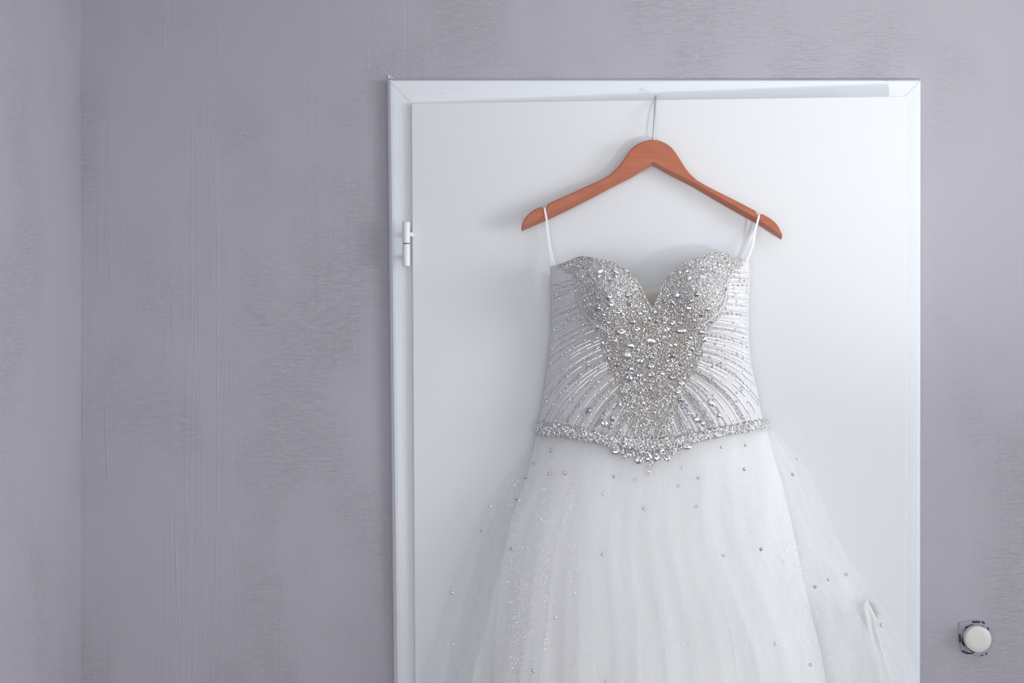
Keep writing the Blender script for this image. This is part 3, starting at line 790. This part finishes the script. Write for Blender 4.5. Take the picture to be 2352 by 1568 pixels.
for s_ in ((1414,1037,11,6.5,-.1),(1472,1037,8,6,-.3),(1520,1033,8,6,.3),(1577,1026,12,6.5,.1),(1489,1051,8,11,.5),(1507,1050,9,11,-.5),(1466,1057,9,9,0),(1532,1052,8,8,0),(1444,1044,6,5,0),
           (1495,1065,5,5,0),(1490,1083,5,6,0),(1430,1040,4,4,0),(1454,1040,4,4,0),(1550,1034,5,5,0),(1560,1038,4,4,0),(1487,1040,5,5,0),(1502,1034,4,4,0),(1546,1042,4,4,0),(1434,1048,4,4,0)):
    stone(s_[0], s_[1], s_[2], s_[3], s_[4], 'crystal', band, band_f, .0015, .10)
stone(1759, 975, 8, 6, .4, 'crystal', band, band_f, .003, .1)
for k in range(64):
    px = lerp(1232, 1764, (k + random.random() * .8) / 64); t = random.uniform(.05, .95)
    stone(px, lerp(interp(px, band_hi), interp(px, band_lo), t), random.uniform(3.2, 4.6), None, 0, random.choice(('crystal', 'crystal', 'crystal_smoke')), band, band_f, .003, .3)

# ---- skirt: lining and three layers of tulle
class Layer:
    def __init__(s, L, Rr, base, seed, amp, freqs, B0=.076, B1=.20, lat=1.0, t0=-6, drape=0):
        s.drape = drape
        rr = random.Random(seed); s.L, s.R, s.base, s.amp, s.B0, s.B1, s.lat, s.t0 = L, Rr, base, amp, B0, B1, lat, t0
        s.w = [(f, rr.uniform(0, 6.3), rr.uniform(-2.2, 2.2), rr.uniform(.5, 1) / (1 + i * .35)) for i, f in enumerate(freqs)]
    def fold(s, u, v):
        v2 = min(1, v * 2.2)
        return sum(a * math.sin(math.pi * f * (u + .04 * math.sin(3 * u + ph)) + ph + dr * v) for f, ph, dr, a in s.w) * (.10 + .90 * v2 ** .8)
    def dfold(s, u, v): return (s.fold(u + .01, v) - s.fold(u - .01, v)) / .02
    def pt(s, u, v, lift=0):                  # u -1..1 across, v 0..1 from waist to hem
        k = v ** 1.25
        py = 0; pyt = 1000
        for _ in range(3):
            a, b = smooth(pyt, s.L), smooth(pyt, s.R); px0 = lerp(a, b, (u + 1) / 2); pyt = interp(px0, waist) + s.t0
        py = lerp(pyt, 2880, k)
        a, b = smooth(py, s.L), smooth(py, s.R)
        edge = max(0, 1 - abs(u) ** 6)
        uu = u + s.lat * (.011 * s.dfold(u, v) / 20) * edge * min(1, v * 3)
        px = lerp(a, b, (uu + 1) / 2)
        B = lerp(s.B0, s.B1, min(1, k * 1.3))
        off = s.base + B * max(0, 1 - abs(u) ** 2.4) ** .55 + s.amp * s.fold(u, v) * (.35 + .65 * edge) * min(1, .15 + v * 1.2)
        if s.drape:                           # the net hangs over the door handle
            off = max(off, s.drape * math.exp(-(((px - 1985) / 85) ** 2 + ((py - 1425) / 110) ** 2) ** 1.2))
        return on_door(px, py, max(.0035, off) + lift)
    def build(s, name, m, nu=420, nv=110, hole=None):
        vs, fs = [], []
        for i in range(nu + 1):
            u = -1 + 2 * i / nu
            for j in range(nv + 1): vs.append(s.pt(u, (j / nv) ** 1.25))
        for i in range(nu):
            for j in range(nv):
                a = i*(nv+1) + j
                if hole:
                    c = (vs[a] + vs[a + nv + 2]) / 2; d = c.y - CAMY
                    if inside(c.x / d * F + 1176, 784 - (c.z - CAMZ) / d * F, hole): continue
                fs.append((a, a + 1, a + nv + 2, a + nv + 1))
        o = mesh_obj(name, vs, fs, m, None, True); keep(o, dress); return o
LL = [(985, 1236), (1050, 1222), (1100, 1207), (1200, 1172), (1300, 1152), (1420, 1140), (1568, 1132), (2880, 1080)]
LR = [(975, 1757), (1050, 1778), (1100, 1794), (1200, 1818), (1350, 1850), (1568, 1898), (2880, 2040)]
T1L = [(985, 1234), (1050, 1205), (1100, 1180), (1200, 1126), (1300, 1090), (1420, 1055), (1568, 1022), (2880, 860)]
T1R = [(975, 1759), (1030, 1800), (1080, 1828), (1200, 1872), (1350, 1968), (1450, 2036), (1568, 2090), (2880, 2330)]
T2L = [(985, 1230), (1030, 1212), (1100, 1160), (1180, 1108), (1300, 1050), (1450, 1002), (1568, 965), (2880, 760)]
T2R = [(975, 1763), (1040, 1826), (1100, 1868), (1250, 1932), (1350, 1998), (1450, 2064), (1568, 2114), (2880, 2440)]
lay0 = Layer(LL, LR, .010, 3, .0045, (5, 9), B0=.070, B1=.17)
lay1 = Layer(T1L, T1R, .014, 11, .0060, (7, 12, 17), B0=.073, B1=.185, drape=.052)
lay2 = Layer(T2L, T2R, .018, 23, .0070, (9, 14, 22), B0=.076, B1=.20, drape=.056)
lay3 = Layer([(a, b + 22) for a, b in T1L], [(a, b - 20) for a, b in T1R], .022, 31, .0060, (6, 10, 15), B0=.077, B1=.205)
for L_ in (lay3,): L_.L[0] = (985, 1236); L_.R[0] = (975, 1757)
hole = [(1992, 1379), (2000, 1381), (2008, 1387), (2012, 1400), (2018, 1403), (2018, 1411), (2013, 1418), (2006, 1408)]
hole2 = [(2008, 1441), (2014, 1452), (2024, 1470), (2027, 1485), (2018, 1472), (2012, 1458)]
def build_holed(lay, name, m):
    o = lay.build(name, m, 900, 220, hole); return o
sk = lay0.build('skirt_lining', M['lining']); sk['label'] = 'opaque white satin lining of the skirt'
tl1 = lay1.build('tulle_layer', M['tulle'], 900, 200, hole)
tl3 = lay3.build('tulle_layer', M['tulle'])
tl2 = lay2.build('outer_tulle', M['tulle_outer'], 900, 200, hole); tl2['label'] = 'sheer outermost tulle layer with scattered rhinestones'

# the dense gather of net that slips off the door handle
vs, fs = [], []
fl_l = [(1376, 1990), (1384, 1977), (1400, 1971), (1440, 1976), (1500, 1990), (1568, 2008), (1700, 2040)]
fl_r = [(1376, 1991.5), (1384, 1995), (1400, 2003), (1419, 2013), (1440, 2016), (1485, 2028), (1568, 2056), (1700, 2100)]
for j in range(61):
    py = lerp(1376, 1700, j / 60)
    for i in range(17):
        t = i / 16; px = lerp(interp(py, fl_l), interp(py, fl_r), t)
        vs.append(on_door(px, py, .0485 + .0035 * math.sin(t * 13 + py * .006) * min(1, (py - 1376) / 60) + .006 * math.sin(math.pi * t) - .00006 * max(0, py - 1500)))
for j in range(60):
    for i in range(16): a = j*17 + i; fs.append((a, a + 1, a + 18, a + 17))
o = mesh_obj('tulle_gather', vs, fs, trans_cloth('gathered_tulle', (.90, .905, .905), .82, .15), None, True); keep(o, dress); o['label'] = 'dense gather of tulle caught on the door handle'
sd = o.modifiers.new('thickness', 'SOLIDIFY'); sd.thickness = .0012; sd.offset = 0

# glitter brushed over the tulle folds, far past counting
gv, gf = [], []
bands = [(1180, 16, 1100, 1568), (1195, 22, 1250, 1568), (1255, 12, 1120, 1500), (1310, 12, 1050, 1568), (1330, 16, 1250, 1568), (1480, 16, 1180, 1568), (1545, 18, 1200, 1568), (1580, 14, 1300, 1500), (1670, 12, 1080, 1250),
         (1715, 10, 1150, 1380), (1690, 20, 1250, 1568), (1800, 12, 1120, 1300), (1835, 14, 1250, 1480), (1870, 20, 1350, 1568), (1240, 30, 1150, 1568), (1400, 60, 1050, 1568), (1620, 60, 1050, 1568), (1920, 50, 1300, 1568)]
wts = [6, 7, 3, 7, 5, 4, 5, 2, 3, 2, 2, 2, 2, 2, 2, 1, 1, 1]
inv = []
for _ in range(5200):
    b_ = random.choices(bands, wts)[0]
    px = random.gauss(b_[0], b_[1] * .6); py = random.uniform(b_[2], b_[3])
    L_ = lay2; u = 0; v = .2
    for _k in range(7):                       # find the place on the cloth
        p = L_.pt(u, v); d = p.y - CAMY; qx = p.x / d * F + 1176; qy = 784 - (p.z - CAMZ) / d * F
        a, b = smooth(qy, L_.L), smooth(qy, L_.R)
        u += (px - qx) / (b - a) * 2; v = max(.001, v + (py - qy) / 1900)
        u = max(-.97, min(.97, u))
    p = L_.pt(u, v, .0006); s_ = random.uniform(.35, .75) * .001
    n = Vector((random.gauss(0, .5), -1, random.gauss(0, .5))).normalized(); a = n.orthogonal().normalized(); a = Matrix.Rotation(random.uniform(0, 6), 3, n) @ a; b = n.cross(a)
    k = len(gv); gv += [p + a * s_, p + b * s_, p - a * s_, p - b * s_]; gf.append((k, k + 1, k + 2, k + 3))
o = mesh_obj('glitter', gv, gf, M['glitter']); o['kind'] = 'stuff'; o.parent = tl2
# scattered rhinestones on the tulle
for px, py in ((1266,1034),(1227,1063),(1262,1087),(1298,1086),(1208,1096),(1385,1134),(1186,1145),(1126,1162),(1479,1168),(1174,1260),(1384,1273),(1036,1361),(1278,1418),(1225,1540),(1713,1022),(1657,1026),
               (1568,1074),(1710,1077),(1558,1115),(1829,1053),(1821,1089),(1604,1097),(1599,1162),(1748,1261),(1661,1275),(1943,1319),(1903,1330),(1872,1347),(1781,1478),(1861,1526),(2024,1435),(1410,1094),(1459,1102),(1041,1478),(1106,1220),(1392,1564)):
    L_ = lay2; u = 0; v = .2
    for _k in range(12):
        p = L_.pt(u, v); d = p.y - CAMY; qx = p.x / d * F + 1176; qy = 784 - (p.z - CAMZ) / d * F
        a, b = smooth(qy, L_.L), smooth(qy, L_.R)
        u += (px - qx) / (b - a) * 2; v = max(.001, v + (py - qy) / 1900); u = max(-.985, min(.985, u))
    stone(px, py, 3.9, 3.9, 0, random.choice(('crystal', 'crystal_smoke', 'crystal_smoke')), tl2, tilt=.12, frm=(L_.pt(u, v, .0012), Vector((0, -1, .1)).normalized()))

# ---- ribbon loops that carry the dress on the hanger notches
def strap(pts, w_px):
    vs, fs = [], []
    P3 = [on_door(a, b, c) for a, b, c in pts]
    for i, p in enumerate(P3):
        t = (P3[min(i+1, len(P3)-1)] - P3[max(i-1, 0)]).normalized()
        side = Vector((1, 0, 0)); side = (side - t * side.dot(t)).normalized(); n = t.cross(side)
        w_ = w_px * MP * .5; th = .0004
        for a, b in ((-1, -1), (1, -1), (1, 1), (-1, 1)): vs.append(p + side * w_ * a + n * th * b)
    for i in range(len(P3) - 1):
        for k in range(4): fs.append((i*4 + k, i*4 + (k+1) % 4, (i+1)*4 + (k+1) % 4, (i+1)*4 + k))
    fs += [(3, 2, 1, 0), tuple(range(len(P3)*4 - 4, len(P3)*4))]
    keep(mesh_obj('hanging_strap', vs, fs, M['strap']), dress)
def loop(nx, ny, fx, fy, bx, by, w_, fw):
    h0 = HOFF + fw
    pts = [(fx, fy, .026), (lerp(fx, nx, .5), lerp(fy, ny + 34, .5), lerp(.026, h0 + .017, .5)), (lerp(nx, fx, .2), ny + 26, h0 + .0172), (nx, ny + 2.5, h0 + .0168), (nx, ny - 1.2, h0 + .013), (nx, ny - 1.5, h0 + .002),
           (nx, ny + 2, h0 - .003), (lerp(nx, bx, .2), ny + 28, h0 - .004), (bx, by, .016)]
    strap(pts, w_)
loop(1250.8, 478.6, 1273.5, 613, 1269, 630, 3.6, .0048); loop(1252.2, 478.6, 1276, 612, 1271, 630, 2.4, .0048)
loop(1743.6, 494, 1714, 606, 1704, 606, 3.8, .0046); loop(1742.2, 494, 1711, 606, 1700, 606, 2.6, .0046)
